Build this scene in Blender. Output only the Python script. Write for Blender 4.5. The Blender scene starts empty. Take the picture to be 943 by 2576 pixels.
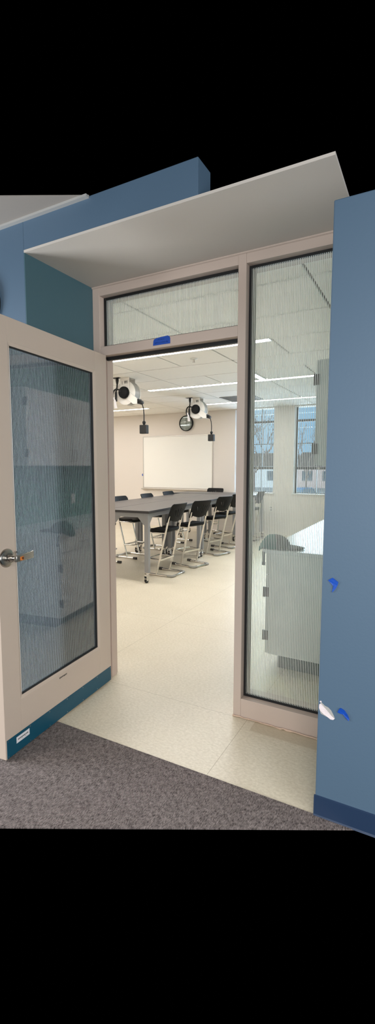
import bpy, math, random
from mathutils import Vector, Matrix
PI = math.pi
scn = bpy.context.scene
COL = scn.collection
R = math.radians

# ------------------------------------------------------------------ helpers
def lin(c):
    c /= 255.0
    return c / 12.92 if c <= 0.04045 else ((c + 0.055) / 1.055) ** 2.4
def rgb(r, g, b):
    return (lin(r), lin(g), lin(b), 1.0)

class MB:
    """collects verts and faces; build() links them as ONE mesh object"""
    def __init__(s): s.v = []; s.f = []; s.m = []
    def add(s, vs, fs, mi=0):
        o = len(s.v); s.v += [tuple(v) for v in vs]
        s.f += [tuple(i + o for i in f) for f in fs]; s.m += [mi] * len(fs)
        return s
    def box(s, x0, x1, y0, y1, z0, z1, mi=0):
        vs = [(x0,y0,z0),(x1,y0,z0),(x1,y1,z0),(x0,y1,z0),(x0,y0,z1),(x1,y0,z1),(x1,y1,z1),(x0,y1,z1)]
        return s.add(vs, [(0,3,2,1),(4,5,6,7),(0,1,5,4),(1,2,6,5),(2,3,7,6),(3,0,4,7)], mi)
    def prism(s, pts, axis, a, b, mi=0):
        """polygon pts (2D) extruded along axis from a to b"""
        n = len(pts)
        def P(p, t):
            return {'x': (t, p[0], p[1]), 'y': (p[0], t, p[1]), 'z': (p[0], p[1], t)}[axis]
        vs = [P(p, a) for p in pts] + [P(p, b) for p in pts]
        fs = [tuple(range(n)), tuple(range(2*n-1, n-1, -1))]
        fs += [(i, i+n, (i+1) % n + n, (i+1) % n) for i in range(n)]
        return s.add(vs, fs, mi)
    def tube(s, pts, r, n=10, closed=False, mi=0, flat=None):
        pts = [Vector(p) for p in pts]; k = len(pts)
        rr = r if isinstance(r, (list, tuple)) else [r] * k
        T = []
        for i in range(k):
            if closed: t = pts[(i+1) % k] - pts[i-1]
            else: t = pts[min(i+1, k-1)] - pts[max(i-1, 0)]
            T.append(t.normalized())
        up = Vector((0,0,1)) if abs(T[0].z) < 0.9 else Vector((1,0,0))
        N = (up - T[0] * up.dot(T[0])).normalized()
        vs = []; fs = []
        for i in range(k):
            N = (N - T[i] * N.dot(T[i])).normalized(); B = T[i].cross(N)
            for j in range(n):
                a = 2 * PI * j / n
                q = N * math.cos(a) * rr[i] * (flat or 1) + B * math.sin(a) * rr[i]
                vs.append(pts[i] + q)
        for i in range(k if closed else k - 1):
            for j in range(n):
                a = i*n + j; b = i*n + (j+1) % n
                c = ((i+1) % k)*n + (j+1) % n; d = ((i+1) % k)*n + j
                fs.append((a, b, c, d))
        if not closed:
            fs.append(tuple(range(n-1, -1, -1))); fs.append(tuple((k-1)*n + j for j in range(n)))
        return s.add(vs, fs, mi)
    def lathe(s, prof, c, axis, n=32, mi=0):
        """prof [(r, t)] around axis through c"""
        ax = Vector(axis).normalized()
        up = Vector((0,0,1)) if abs(ax.z) < 0.9 else Vector((1,0,0))
        A = up.cross(ax).normalized(); B = ax.cross(A); c = Vector(c)
        vs = []; fs = []
        for r, t in prof:
            for j in range(n):
                a = 2 * PI * j / n
                vs.append(c + ax * t + (A * math.cos(a) + B * math.sin(a)) * max(r, 1e-5))
        for i in range(len(prof) - 1):
            for j in range(n):
                fs.append((i*n+j, i*n+(j+1) % n, (i+1)*n+(j+1) % n, (i+1)*n+j))
        fs.append(tuple(range(n-1, -1, -1))); fs.append(tuple((len(prof)-1)*n + j for j in range(n)))
        return s.add(vs, fs, mi)
    def build(s, name, mat, parent=None, smooth=None, bevel=0, loc=None, rz=None):
        me = bpy.data.meshes.new(name); me.from_pydata(s.v, [], s.f)
        for m in (mat if isinstance(mat, list) else [mat]): me.materials.append(m)
        me.polygons.foreach_set('material_index', s.m)
        me.validate(); me.update()
        if smooth:
            me.shade_smooth(); me.set_sharp_from_angle(angle=R(smooth))
        o = bpy.data.objects.new(name, me); COL.objects.link(o)
        if parent: o.parent = parent
        if loc: o.location = loc
        if rz is not None: o.rotation_euler = (0, 0, rz)
        if bevel:
            b = o.modifiers.new('Bevel', 'BEVEL'); b.width = bevel; b.segments = 2; b.limit_method = 'ANGLE'
        import bmesh
        bm = bmesh.new(); bm.from_mesh(me); bmesh.ops.recalc_face_normals(bm, faces=bm.faces); bm.to_mesh(me); bm.free()
        return o

def tag(o, label, cat, group=None):
    o['label'] = label; o['category'] = cat
    if group: o['group'] = group
    return o
def struct(o, label=None):
    o['kind'] = 'structure'
    if label: o['label'] = label
    return o
def thing(name, label, cat, loc=(0,0,0), rz=0, group=None):
    o = bpy.data.objects.new(name, None); COL.objects.link(o)
    o.empty_display_size = 0.05; o.location = loc; o.rotation_euler = (0, 0, rz)
    return tag(o, label, cat, group) if label else o
def dup(root, label, loc, rz=0, group=None):
    r = root.copy(); COL.objects.link(r); r.location = loc; r.rotation_euler = (0, 0, rz); r['label'] = label
    if group: r['group'] = group
    for ch in list(root.children):
        c = ch.copy(); COL.objects.link(c); c.parent = r
        for g in list(ch.children):
            d = g.copy(); COL.objects.link(d); d.parent = c
    return r
def fillet(pts, r, n=5):
    """round the corners of a 3D polyline"""
    P = [Vector(p) for p in pts]; out = [P[0]]
    for i in range(1, len(P) - 1):
        a = P[i-1] - P[i]; b = P[i+1] - P[i]
        rr = min(r, a.length * .49, b.length * .49)
        p = P[i] + a.normalized() * rr; q = P[i] + b.normalized() * rr
        for k in range(n + 1):
            t = k / n
            out.append(p * (1-t)**2 + P[i] * 2*t*(1-t) + q * t*t)
    out.append(P[-1]); return out

# ------------------------------------------------------------------ materials
def newmat(name):
    m = bpy.data.materials.new(name); m.use_nodes = True
    nt = m.node_tree; nt.nodes.clear()
    out = nt.nodes.new('ShaderNodeOutputMaterial')
    return m, nt, out
def pbr(name, col, rough=.5, metal=0, bump=None, vary=None, coat=0, spec=.5):
    """bump=(scale, strength, dist); vary=(scale, amount)"""
    m, nt, out = newmat(name)
    b = nt.nodes.new('ShaderNodeBsdfPrincipled'); nt.links.new(b.outputs[0], out.inputs[0])
    b.inputs['Base Color'].default_value = col; b.inputs['Roughness'].default_value = rough
    b.inputs['Metallic'].default_value = metal; b.inputs['Coat Weight'].default_value = coat
    b.inputs['Specular IOR Level'].default_value = spec; b.inputs['Coat Roughness'].default_value = .05
    tc = nt.nodes.new('ShaderNodeTexCoord')
    if vary:
        n = nt.nodes.new('ShaderNodeTexNoise'); n.inputs['Scale'].default_value = vary[0]; n.inputs['Detail'].default_value = 4
        nt.links.new(tc.outputs['Object'], n.inputs['Vector'])
        mr = nt.nodes.new('ShaderNodeMapRange'); mr.inputs[3].default_value = 1 - vary[1]; mr.inputs[4].default_value = 1 + vary[1]
        nt.links.new(n.outputs[0], mr.inputs[0])
        mx = nt.nodes.new('ShaderNodeMix'); mx.data_type = 'RGBA'; mx.blend_type = 'MULTIPLY'; mx.inputs[0].default_value = 1
        mx.inputs[6].default_value = col; nt.links.new(mr.outputs[0], mx.inputs[7])
        nt.links.new(mx.outputs[2], b.inputs['Base Color'])
    if bump:
        n = nt.nodes.new('ShaderNodeTexNoise'); n.inputs['Scale'].default_value = bump[0]; n.inputs['Detail'].default_value = 3
        nt.links.new(tc.outputs['Object'], n.inputs['Vector'])
        bp = nt.nodes.new('ShaderNodeBump'); bp.inputs['Strength'].default_value = bump[1]; bp.inputs['Distance'].default_value = bump[2]
        nt.links.new(n.outputs[0], bp.inputs['Height']); nt.links.new(bp.outputs[0], b.inputs['Normal'])
    return m
def emit(name, col, s):
    m, nt, out = newmat(name)
    e = nt.nodes.new('ShaderNodeEmission'); e.inputs[0].default_value = col; e.inputs[1].default_value = s
    nt.links.new(e.outputs[0], out.inputs[0]); return m

M = {}
M['blue'] = pbr('blue_wall_paint', rgb(79,101,121), .5, bump=(90,.08,.004), vary=(1.5,.04))
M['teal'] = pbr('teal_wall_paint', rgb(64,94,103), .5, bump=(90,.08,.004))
M['green'] = pbr('green_wall_paint', rgb(72,128,112), .5, bump=(90,.08,.004))
M['white_paint'] = pbr('soffit_paint', rgb(196,187,177), .6, bump=(80,.06,.004))
M['corridor_shaded'] = pbr('shaded_ceiling_paint', rgb(152,144,136), .8, bump=(200,.1,.003))  # soffit paint darkened: shade of the corridor ceiling put into its colour
M['cream'] = pbr('cream_wall_paint', rgb(221,213,205), .6, bump=(80,.06,.004))
M['navy'] = pbr('navy_vinyl', rgb(36,54,80), .4, bump=(120,.05,.003))
M['frame'] = pbr('taupe_frame_paint', rgb(192,173,160), .42, bump=(60,.05,.003), vary=(3,.03))
M['leaf'] = pbr('taupe_door_paint', rgb(190,173,158), .42, bump=(60,.05,.003), vary=(3,.03))
M['black'] = pbr('black_rubber', rgb(14,14,15), .6, bump=(200,.1,.002))
M['kick'] = pbr('teal_laminate', rgb(8,72,92), .4, bump=(150,.05,.002), vary=(2,.05))
M['steel'] = pbr('brushed_steel', rgb(180,175,168), .28, 1, bump=(160,.06,.002))
M['chrome'] = pbr('chrome', rgb(225,222,218), .12, 1, bump=(60,.02,.002))
M['tape'] = pbr('blue_tape', rgb(8,72,170), .55, bump=(150,.3,.003), vary=(40,.08))
M['ink'] = pbr('dark_ink', rgb(6,48,124), .6, vary=(50,.1))
M['print'] = pbr('dark_print', rgb(60,56,54), .6, vary=(50,.1))
M['paper'] = pbr('white_paper', rgb(215,212,214), .7, vary=(60,.05))
M['filler'] = pbr('crumbling_filler', rgb(206,178,156), .9, bump=(200,.5,.003), vary=(80,.15))
M['spackle'] = pbr('torn_paint', rgb(226,214,214), .8, bump=(200,.5,.003), vary=(80,.08))
M['seat'] = pbr('black_plastic', rgb(10,10,12), .55, bump=(250,.25,.002), spec=.22)
M['cap'] = pbr('dark_rubber_cap', rgb(66,62,58), .6, bump=(200,.1,.002))
M['glide'] = pbr('grey_glide', rgb(150,148,142), .4, bump=(200,.1,.002))
M['top'] = pbr('grey_tabletop', rgb(66,61,61), .36, bump=(200,.06,.001), vary=(5,.06))
M['edge'] = pbr('dark_edge_band', rgb(42,40,42), .45, vary=(20,.05))
M['legm'] = pbr('grey_powdercoat', rgb(140,140,142), .42, bump=(200,.08,.002))
M['white'] = pbr('white_laminate', rgb(226,226,224), .4, bump=(120,.03,.002))
M['counter'] = pbr('white_solid_surface', rgb(236,238,240), .22, bump=(120,.03,.002), vary=(80,.03))
M['cabin'] = pbr('pale_laminate', rgb(240,240,238), .4, bump=(120,.03,.002))
M['toe'] = pbr('dark_green_toe_kick', rgb(56,78,72), .5, bump=(100,.05,.002))
M['hinge'] = pbr('dark_hinge_metal', rgb(92,88,84), .35, 1, bump=(160,.06,.002))
M['tile'] = pbr('ceiling_tile', rgb(250,247,242), .85, bump=(300,.25,.002), vary=(30,.02))
M['tbar'] = pbr('ceiling_gap', rgb(112,104,96), .8, vary=(20,.03))
M['reel'] = pbr('white_enamel', rgb(236,232,226), .35, bump=(120,.03,.002))
M['reel_grey'] = pbr('grey_enamel', rgb(168,166,162), .4, bump=(120,.03,.002))
M['alu'] = pbr('aluminium', rgb(196,192,186), .35, .8, bump=(160,.05,.002))
M['board'] = pbr('whiteboard_enamel', rgb(240,238,232), .18, bump=(50,.01,.002), coat=.3)
M['dial'] = pbr('clock_dial', rgb(176,178,176), .3, vary=(30,.04), coat=1)
M['wframe'] = pbr('dark_window_frame', rgb(34,38,42), .45, bump=(150,.05,.002))
M['vent'] = pbr('grey_vent', rgb(120,116,110), .6, bump=(150,.05,.002))
M['switch'] = pbr('switch_plastic', rgb(232,230,222), .4, bump=(150,.03,.002))
M['orange'] = pbr('orange_sticker', rgb(222,120,34), .5, vary=(60,.1))
M['captop'] = pbr('dark_teal_cloth', rgb(54,108,100), .9, bump=(300,.5,.003), vary=(60,.15))
M['capgrey'] = pbr('charcoal_mesh_cloth', rgb(84,84,82), .9, bump=(300,.6,.003), vary=(60,.15))
M['led'] = emit('led_diffuser', (1, .985, .96, 1), 68)
M['led_dim'] = emit('led_diffuser_dimmed', (1, .985, .96, 1), 25)
M['snow'] = pbr('pale_ground', rgb(214,220,226), .8, vary=(.2,.06), bump=(2,.2,.05))
M['bark'] = pbr('bark', rgb(92,80,76), .9, bump=(30,.5,.02), vary=(8,.15))
M['roof'] = pbr('brown_roof', rgb(126,116,112), .9, vary=(.6,.1), bump=(4,.3,.05))
M['housew'] = pbr('white_siding', rgb(226,228,230), .7, vary=(.5,.04))
M['brick'] = pbr('red_brick', rgb(214,190,186), .8, vary=(1,.1))
M['carblue'] = pbr('blue_car_paint', rgb(58,104,150), .25, coat=.6, vary=(2,.03))
M['carglass'] = pbr('car_glass', rgb(70,90,105), .1, coat=.5, vary=(2,.05))

# lino: mottled beige with fine streaks, sheet seams
def lino():
    m, nt, out = newmat('mottled_lino')
    N = nt.nodes; L = nt.links
    b = N.new('ShaderNodeBsdfPrincipled'); L.new(b.outputs[0], out.inputs[0])
    b.inputs['Roughness'].default_value = .38
    tc = N.new('ShaderNodeTexCoord')
    mp = N.new('ShaderNodeMapping'); mp.inputs['Scale'].default_value = (55, 85, 1); mp.inputs['Rotation'].default_value = (0,0,.2)
    L.new(tc.outputs['Object'], mp.inputs[0])
    n1 = N.new('ShaderNodeTexNoise'); n1.inputs['Scale'].default_value = 1; n1.inputs['Detail'].default_value = 6; n1.inputs['Roughness'].default_value = .7
    L.new(mp.outputs[0], n1.inputs['Vector'])
    n2 = N.new('ShaderNodeTexNoise'); n2.inputs['Scale'].default_value = 2.2; n2.inputs['Detail'].default_value = 3
    L.new(tc.outputs['Object'], n2.inputs['Vector'])
    ad = N.new('ShaderNodeMath'); ad.operation = 'MULTIPLY_ADD'; ad.inputs[1].default_value = .25
    L.new(n2.outputs[0], ad.inputs[0]); L.new(n1.outputs[0], ad.inputs[2])
    cr = N.new('ShaderNodeValToRGB'); e = cr.color_ramp.elements
    e[0].position = .34; e[0].color = rgb(190,178,154); e[1].position = .86; e[1].color = rgb(226,216,196)
    L.new(ad.outputs[0], cr.inputs[0])
    # seams: joints between sheets
    sp = N.new('ShaderNodeSeparateXYZ'); L.new(tc.outputs['Object'], sp.inputs[0])
    def seam(sock, off, per, w):
        a = N.new('ShaderNodeMath'); a.operation = 'SUBTRACT'; a.inputs[1].default_value = off; L.new(sock, a.inputs[0])
        p = N.new('ShaderNodeMath'); p.operation = 'PINGPONG'; p.inputs[1].default_value = per / 2; L.new(a.outputs[0], p.inputs[0])
        c = N.new('ShaderNodeMath'); c.operation = 'LESS_THAN'; c.inputs[1].default_value = w; L.new(p.outputs[0], c.inputs[0])
        return c
    s1 = seam(sp.outputs[0], .973, 1.22, .0014); s2 = seam(sp.outputs[1], .53, 1.22, .0011)
    mxm = N.new('ShaderNodeMath'); mxm.operation = 'MAXIMUM'; L.new(s1.outputs[0], mxm.inputs[0]); L.new(s2.outputs[0], mxm.inputs[1])
    mx = N.new('ShaderNodeMix'); mx.data_type = 'RGBA'; mx.inputs[7].default_value = rgb(140,126,100)
    ml = N.new('ShaderNodeMath'); ml.operation = 'MULTIPLY'; ml.inputs[1].default_value = .65; L.new(mxm.outputs[0], ml.inputs[0])
    L.new(ml.outputs[0], mx.inputs[0]); L.new(cr.outputs[0], mx.inputs[6]); # darker band along the sidelight sill
    def cmp(sock, op, val):
        c = N.new('ShaderNodeMath'); c.operation = op; c.inputs[1].default_value = val; L.new(sock, c.inputs[0]); return c.outputs[0]
    def mul(a, c_):
        q = N.new('ShaderNodeMath'); q.operation = 'MULTIPLY'; L.new(a, q.inputs[0])
        if isinstance(c_, float): q.inputs[1].default_value = c_
        else: L.new(c_, q.inputs[1])
        return q.outputs[0]
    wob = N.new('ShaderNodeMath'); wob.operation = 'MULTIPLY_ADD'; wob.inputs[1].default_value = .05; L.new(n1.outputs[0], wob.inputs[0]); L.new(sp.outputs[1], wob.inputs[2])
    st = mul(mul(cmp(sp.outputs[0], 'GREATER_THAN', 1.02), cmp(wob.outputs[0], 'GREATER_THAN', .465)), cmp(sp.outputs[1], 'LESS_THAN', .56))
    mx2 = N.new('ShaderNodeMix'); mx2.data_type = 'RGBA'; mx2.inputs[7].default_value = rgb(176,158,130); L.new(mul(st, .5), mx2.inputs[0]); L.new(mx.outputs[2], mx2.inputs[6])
    L.new(mx2.outputs[2], b.inputs['Base Color'])
    bp = N.new('ShaderNodeBump'); bp.inputs['Strength'].default_value = .08; bp.inputs['Distance'].default_value = .003
    L.new(n1.outputs[0], bp.inputs['Height']); L.new(bp.outputs[0], b.inputs['Normal'])
    return m
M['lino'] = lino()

def carpet():
    m, nt, out = newmat('ribbed_carpet')
    N = nt.nodes; L = nt.links
    b = N.new('ShaderNodeBsdfPrincipled'); L.new(b.outputs[0], out.inputs[0])
    b.inputs['Roughness'].default_value = .95; b.inputs['Specular IOR Level'].default_value = .1
    tc = N.new('ShaderNodeTexCoord')
    mp = N.new('ShaderNodeMapping'); mp.inputs['Scale'].default_value = (200, 75, 1); L.new(tc.outputs['Object'], mp.inputs[0])
    n1 = N.new('ShaderNodeTexNoise'); n1.inputs['Scale'].default_value = 1; n1.inputs['Detail'].default_value = 3; n1.inputs['Roughness'].default_value = .75
    L.new(mp.outputs[0], n1.inputs['Vector'])
    n2 = N.new('ShaderNodeTexNoise'); n2.inputs['Scale'].default_value = 45; n2.inputs['Detail'].default_value = 2
    L.new(tc.outputs['Object'], n2.inputs['Vector'])
    ad = N.new('ShaderNodeMath'); ad.operation = 'MULTIPLY_ADD'; ad.inputs[1].default_value = .35
    L.new(n2.outputs[0], ad.inputs[0]); L.new(n1.outputs[0], ad.inputs[2])
    cr = N.new('ShaderNodeValToRGB'); e = cr.color_ramp.elements
    e[0].position = .48; e[0].color = rgb(62,55,54); e[1].position = .85; e[1].color = rgb(160,148,144)
    L.new(ad.outputs[0], cr.inputs[0]); L.new(cr.outputs[0], b.inputs['Base Color'])
    w = N.new('ShaderNodeTexWave'); w.inputs['Scale'].default_value = 55; w.inputs['Distortion'].default_value = 1.5; w.inputs['Detail'].default_value = 2; w.inputs['Detail Scale'].default_value = 3
    L.new(tc.outputs['Object'], w.inputs['Vector'])
    hs = N.new('ShaderNodeMath'); hs.operation = 'ADD'; L.new(w.outputs[1], hs.inputs[0]); L.new(n1.outputs[0], hs.inputs[1])
    bp = N.new('ShaderNodeBump'); bp.inputs['Strength'].default_value = .9; bp.inputs['Distance'].default_value = .004
    L.new(hs.outputs[0], bp.inputs['Height']); L.new(bp.outputs[0], b.inputs['Normal'])
    return m
M['carpet'] = carpet()

# clear glass (thin architectural) and the same glass printed with vertical pale stripes
def glass_nodes(nt, tint, boost=0):
    N = nt.nodes; L = nt.links
    tr = N.new('ShaderNodeBsdfTransparent'); tr.inputs[0].default_value = tint
    gl = N.new('ShaderNodeBsdfGlossy'); gl.inputs['Roughness'].default_value = .02
    fr = N.new('ShaderNodeFresnel'); fr.inputs[0].default_value = 1.5
    mx = N.new('ShaderNodeMixShader'); L.new(fr.outputs[0], mx.inputs[0]); L.new(tr.outputs[0], mx.inputs[1]); L.new(gl.outputs[0], mx.inputs[2])
    return mx
def clear_glass(name, tint=(.95,.98,.97,1)):
    m, nt, out = newmat(name)
    nt.links.new(glass_nodes(nt, tint).outputs[0], out.inputs[0]); return m
def striped_glass(name, period, duty, colour, opaque=.85, tint=(.95,.98,.97,1), ior=1.5, trans=.8):
    m, nt, out = newmat(name); N = nt.nodes; L = nt.links
    tc = N.new('ShaderNodeTexCoord'); sp = N.new('ShaderNodeSeparateXYZ'); L.new(tc.outputs['Object'], sp.inputs[0])
    d = N.new('ShaderNodeMath'); d.operation = 'DIVIDE'; d.inputs[1].default_value = period; L.new(sp.outputs[0], d.inputs[0])
    f = N.new('ShaderNodeMath'); f.operation = 'FRACT'; L.new(d.outputs[0], f.inputs[0])
    c = N.new('ShaderNodeMath'); c.operation = 'LESS_THAN'; c.inputs[1].default_value = duty; L.new(f.outputs[0], c.inputs[0])
    k = N.new('ShaderNodeMath'); k.operation = 'MULTIPLY'; k.inputs[1].default_value = opaque; L.new(c.outputs[0], k.inputs[0])
    di = N.new('ShaderNodeBsdfDiffuse'); di.inputs[0].default_value = colour
    tl = N.new('ShaderNodeBsdfTranslucent'); tl.inputs[0].default_value = colour
    a = N.new('ShaderNodeMixShader'); a.inputs[0].default_value = trans; L.new(di.outputs[0], a.inputs[1]); L.new(tl.outputs[0], a.inputs[2])
    tr = N.new('ShaderNodeBsdfTransparent'); tr.inputs[0].default_value = tint
    b0 = N.new('ShaderNodeMixShader'); L.new(k.outputs[0], b0.inputs[0]); L.new(tr.outputs[0], b0.inputs[1]); L.new(a.outputs[0], b0.inputs[2])
    gl = N.new('ShaderNodeBsdfGlossy'); gl.inputs['Roughness'].default_value = .02
    fr = N.new('ShaderNodeFresnel'); fr.inputs[0].default_value = ior
    mx = N.new('ShaderNodeMixShader'); L.new(fr.outputs[0], mx.inputs[0]); L.new(b0.outputs[0], mx.inputs[1]); L.new(gl.outputs[0], mx.inputs[2])
    L.new(mx.outputs[0], out.inputs[0]); return m
M['glass'] = clear_glass('clear_glass')
M['winglass'] = clear_glass('window_glass', (.86,.93,.98,1))
M['stripe'] = striped_glass('striped_glass', .0092, .48, rgb(248,248,240), .82, (.92,.96,.94,1), 1.5, .45)
M['stripe_leaf'] = striped_glass('striped_door_glass', .0086, .42, rgb(214,230,238), .55, (.86,.94,.95,1), 2.1, .45)

# ------------------------------------------------------------------ measured layout (metres; y = into the classroom)
XL, XR, D, ZS = -.10, 1.4735, .538, 2.552       # alcove sides, depth of the frame, soffit height
ZC, YB = 2.68, 7.5                               # classroom ceiling and back wall
ZH = 2.715                                       # corridor ceiling
FD = .13                                         # frame depth

# ------------------------------------------------------------------ the setting
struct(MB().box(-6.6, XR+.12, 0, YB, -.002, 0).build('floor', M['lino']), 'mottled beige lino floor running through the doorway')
b = MB(); b.prism([(-1.2,0), (-1.2,-1.55), (.374,-.676), (1.64,.0)], 'z', -.001, .004)
struct(b.build('floor_corridor', M['carpet']), 'grey ribbed carpet in front of the doorway')
# corridor wall with the alcove opening
b = MB(); b.box(-2.0, XL-.004, 0, .12, 0, ZH); b.box(XL-.004, .92, 0, .12, ZS+.012, ZH)
struct(b.build('wall_corridor', M['blue'], bevel=.003), 'blue painted corridor wall around the alcove')
struct(MB().box(XR, 2.6, 0, .12, 0, 2.40).build('wall_right', M['blue'], bevel=.004), 'blue wall pier on the right with bits of tape')
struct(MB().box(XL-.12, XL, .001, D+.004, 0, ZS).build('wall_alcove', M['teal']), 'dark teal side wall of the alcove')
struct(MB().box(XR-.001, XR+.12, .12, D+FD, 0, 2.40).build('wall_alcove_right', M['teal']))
struct(MB().box(XL-.002, XR, -.002, D+.02, ZS, ZS+.012).build('ceiling_alcove', M['white_paint']), 'pale soffit over the doorway')
struct(MB().prism([(.34,0),(-.04,-.2),(-1.2,-.2),(-1.2,0)], 'z', ZH, ZH+.004).build('ceiling_corridor', M['corridor_shaded']))
struct(MB().box(-1.2, .34, -.022, -.0, ZH-.011, ZH).build('trim_1', M['reel_grey']))
b = MB(); b.prism([(0,.002),(-.009,.002),(-.006,.010),(-.006,.089),(0,.092)], 'x', XR-.004, 2.6)
struct(b.build('baseboard_right', M['navy']), 'dark navy vinyl base along the blue pier')
# classroom shell
b = MB(); W1 = (-2.0, -1.118); W2 = (-.70, .2); ZW0, ZW1 = .88, 2.66
for x0, x1 in ((-6.6, W1[0]), (W1[1], W2[0]), (W2[1], XR+.12)): b.box(x0, x1, YB, YB+.24, 0, ZC+.1)
for w in (W1, W2):
    b.box(w[0], w[1], YB, YB+.24, 0, ZW0); b.box(w[0], w[1], YB, YB+.24, ZW1, ZC+.1)
struct(b.build('wall_back', M['cream']), 'cream back wall of the classroom with two windows')
struct(MB().box(XR, XR+.12, D+FD, 1.2, 0, 2.30).box(XR, XR+.12, 1.2, YB, 0, ZC+.1).build('wall_classroom_right', M['green']))
struct(MB().box(-6.72, -6.6, D, YB+.24, 0, ZC+.1).build('wall_left', M['cream']))
b = MB(); b.box(-6.6, XL, D+.004, D+FD, 0, ZC+.1); b.box(XL, XR, D+.02, D+FD, ZS, ZC+.005)
struct(b.build('wall_front', M['cream']))
b = MB()
for x0, x1 in ((-6.6, XR),): b.box(x0, x1, YB-.012, YB, 0, .1)
struct(b.build('baseboard_back', M['cream']))
for w in (W1, W2):
    pass
# ceiling: lay-in tiles with narrow joints
b = MB(); b.box(-6.6, XR, D+FD, YB, ZC+.012, ZC+.03, 1)
ys = [1.31 + .655*k for k in range(-1, 10)]; ys[0] = D+FD; ys = [y for y in ys if y < YB] + [YB]
for i in range(len(ys) - 1):
    y0, y1 = ys[i], ys[i+1]
    half = abs(y0-2.62) < .02 or abs(y0-3.93) < .02 or abs(y0-5.895) < .02
    st = .685 if half else 1.37
    xs = [1.07 - st*k for k in range(0, 13 if half else 7)] ; xs = [XR] + [x for x in xs if x > -6.6] + [-6.6]
    for j in range(len(xs) - 1):
        b.box(xs[j+1]+.010, xs[j]-.010, y0+.010, y1-.010, ZC, ZC+.012)
struct(b.build('ceiling', [M['tile'], M['tbar']]), 'white lay-in tile ceiling of the classroom')

# windows in the back wall
def window(n, w, mullion_x, low_only):
    y0, y1 = YB+.15, YB+.20
    root = thing('window_%d' % n, None, None, ((w[0]+w[1])/2, y0, ZW0)); root['kind'] = 'structure'
    cx = (w[0]+w[1])/2
    f = MB()
    f.box(w[0]-cx, w[0]-cx+.035, 0, .05, 0, ZW1-ZW0); f.box(w[1]-cx-.012, w[1]-cx, 0, .05, 0, ZW1-ZW0)
    f.box(w[0]-cx, w[1]-cx, 0, .05, 0, .02)
    for z, h in ((2.385, .045), (1.915, .016), (1.405, .05)): f.box(w[0]-cx, w[1]-cx, 0, .05, z-ZW0-h/2, z-ZW0+h/2)
    z1 = (1.405-ZW0) if low_only else ZW1-ZW0
    f.box(mullion_x-cx-.008, mullion_x-cx+.008, .005, .045, 0, z1)
    f.build('window_frame', M['wframe'], root)
    MB().box(w[0]-cx, w[1]-cx, .02, .026, 0, ZW1-ZW0).build('pane', M['winglass'], root)
    l = MB(); l.box(.03-.02, .03+.02, -.012, 0, 1.39-ZW0, 1.42-ZW0); l.build('latch', M['alu'], root)
    s = MB(); s.box(w[0]-cx-.02, w[1]-cx+.02, -.18, 0, -.018, .004); s.build('window_sill', M['white'], root)
    return root
window(1, W1, -1.44, False); window(2, W2, -.26, True)

# ------------------------------------------------------------------ door frame with transom and sidelight
fr = thing('trim_2', None, None, (0, 0, 0)); fr['kind'] = 'structure'; fr['label'] = 'taupe steel door frame with transom and sidelight'
JX, MX0, MX1 = -.046, .884, .9295
ZT0, ZT1, ZSILL = 2.132, 2.188, .113
b = MB(); b.box(XL, JX, D, D+FD, 0, ZS); b.box(JX, JX+.016, D+.05, D+.10, 0, ZT0)
b.build('jamb', M['frame'], fr, bevel=.002)
b = MB(); b.box(MX0, MX1, D, D+FD, 0, ZS); b.box(MX0-.016, MX0, D+.05, D+.10, 0, ZT0)
b.build('mullion', M['frame'], fr, bevel=.002)
MB().box(1.43, XR, D, D+FD, 0, ZS).build('jamb', M['frame'], fr, bevel=.002)
MB().box(JX, MX0, D+.001, D+FD, 2.495, ZS-.001).build('head', M['frame'], fr, bevel=.002)
MB().box(MX1, 1.43, D+.001, D+FD, 2.495, ZS-.001).build('head', M['frame'], fr, bevel=.002)
b = MB(); b.box(JX, MX0, D+.001, D+FD, ZT0, ZT1); b.box(JX, MX0, D+.05, D+.10, ZT0-.014, ZT0)
b.build('transom_bar', M['frame'], fr, bevel=.002)
MB().box(MX1, 1.43, D+.001, D+FD, 0, ZSILL).build('sill', M['frame'], fr, bevel=.002)
MB().box(JX+.016, MX0-.001, D+.044, D+.06, ZT0-.020, ZT0-.0005).build('door_seal', M['black'], fr)
MB().box(MX0-.003, MX0+.001, D+.012, D+.04, .95, 1.07).build('strike_plate', M['hinge'], fr)
# caulk bead along the soffit, flaking filler along the sill
b = MB(); b.tube([(XL, D-.001, ZS-.003), (XR, D-.001, ZS-.003)], .006, 6); b.build('caulk_bead', M['frame'], fr)
random.seed(3)
pts = []; x = MX0
while x < XR: pts.append((x, D-.002 - random.random()*.006, .003 + random.random()*.003)); x += .012 + random.random()*.02
MB().tube(pts, [.002 + random.random()*.0035 for _ in pts], 6).build('filler_strip', M['filler'], fr, smooth=60)
def glazing(x0, x1, z0, z1, gw):
    g = MB(); ya, yb = D+.044, D+.064
    g.box(x0, x0+gw, ya, yb, z0, z1); g.box(x1-gw, x1, ya, yb, z0, z1)
    g.box(x0+gw, x1-gw, ya, yb, z0, z0+gw); g.box(x0+gw, x1-gw, ya, yb, z1-gw, z1)
    g.build('gasket', M['black'], fr)
    p = MB(); p.box(x0+.004, x1-.004, D+.05, D+.056, z0+.004, z1-.004)
    p.m = [1 if i == 2 else 0 for i in range(6)]
    p.build('pane', [M['glass'], M['stripe']], fr)
    # stops behind
    s = MB(); s.box(x0, x0+.012, yb, D+.12, z0, z1); s.box(x1-.012, x1, yb, D+.12, z0, z1); s.box(x0, x1, yb, D+.12, z0, z0+.012); s.box(x0, x1, yb, D+.12, z1-.012, z1)
    s.build('glazing_stop', M['frame'], fr)
glazing(JX, MX0, ZT1, 2.495, .015)
glazing(MX1, 1.43, ZSILL, 2.495, .012)

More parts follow.
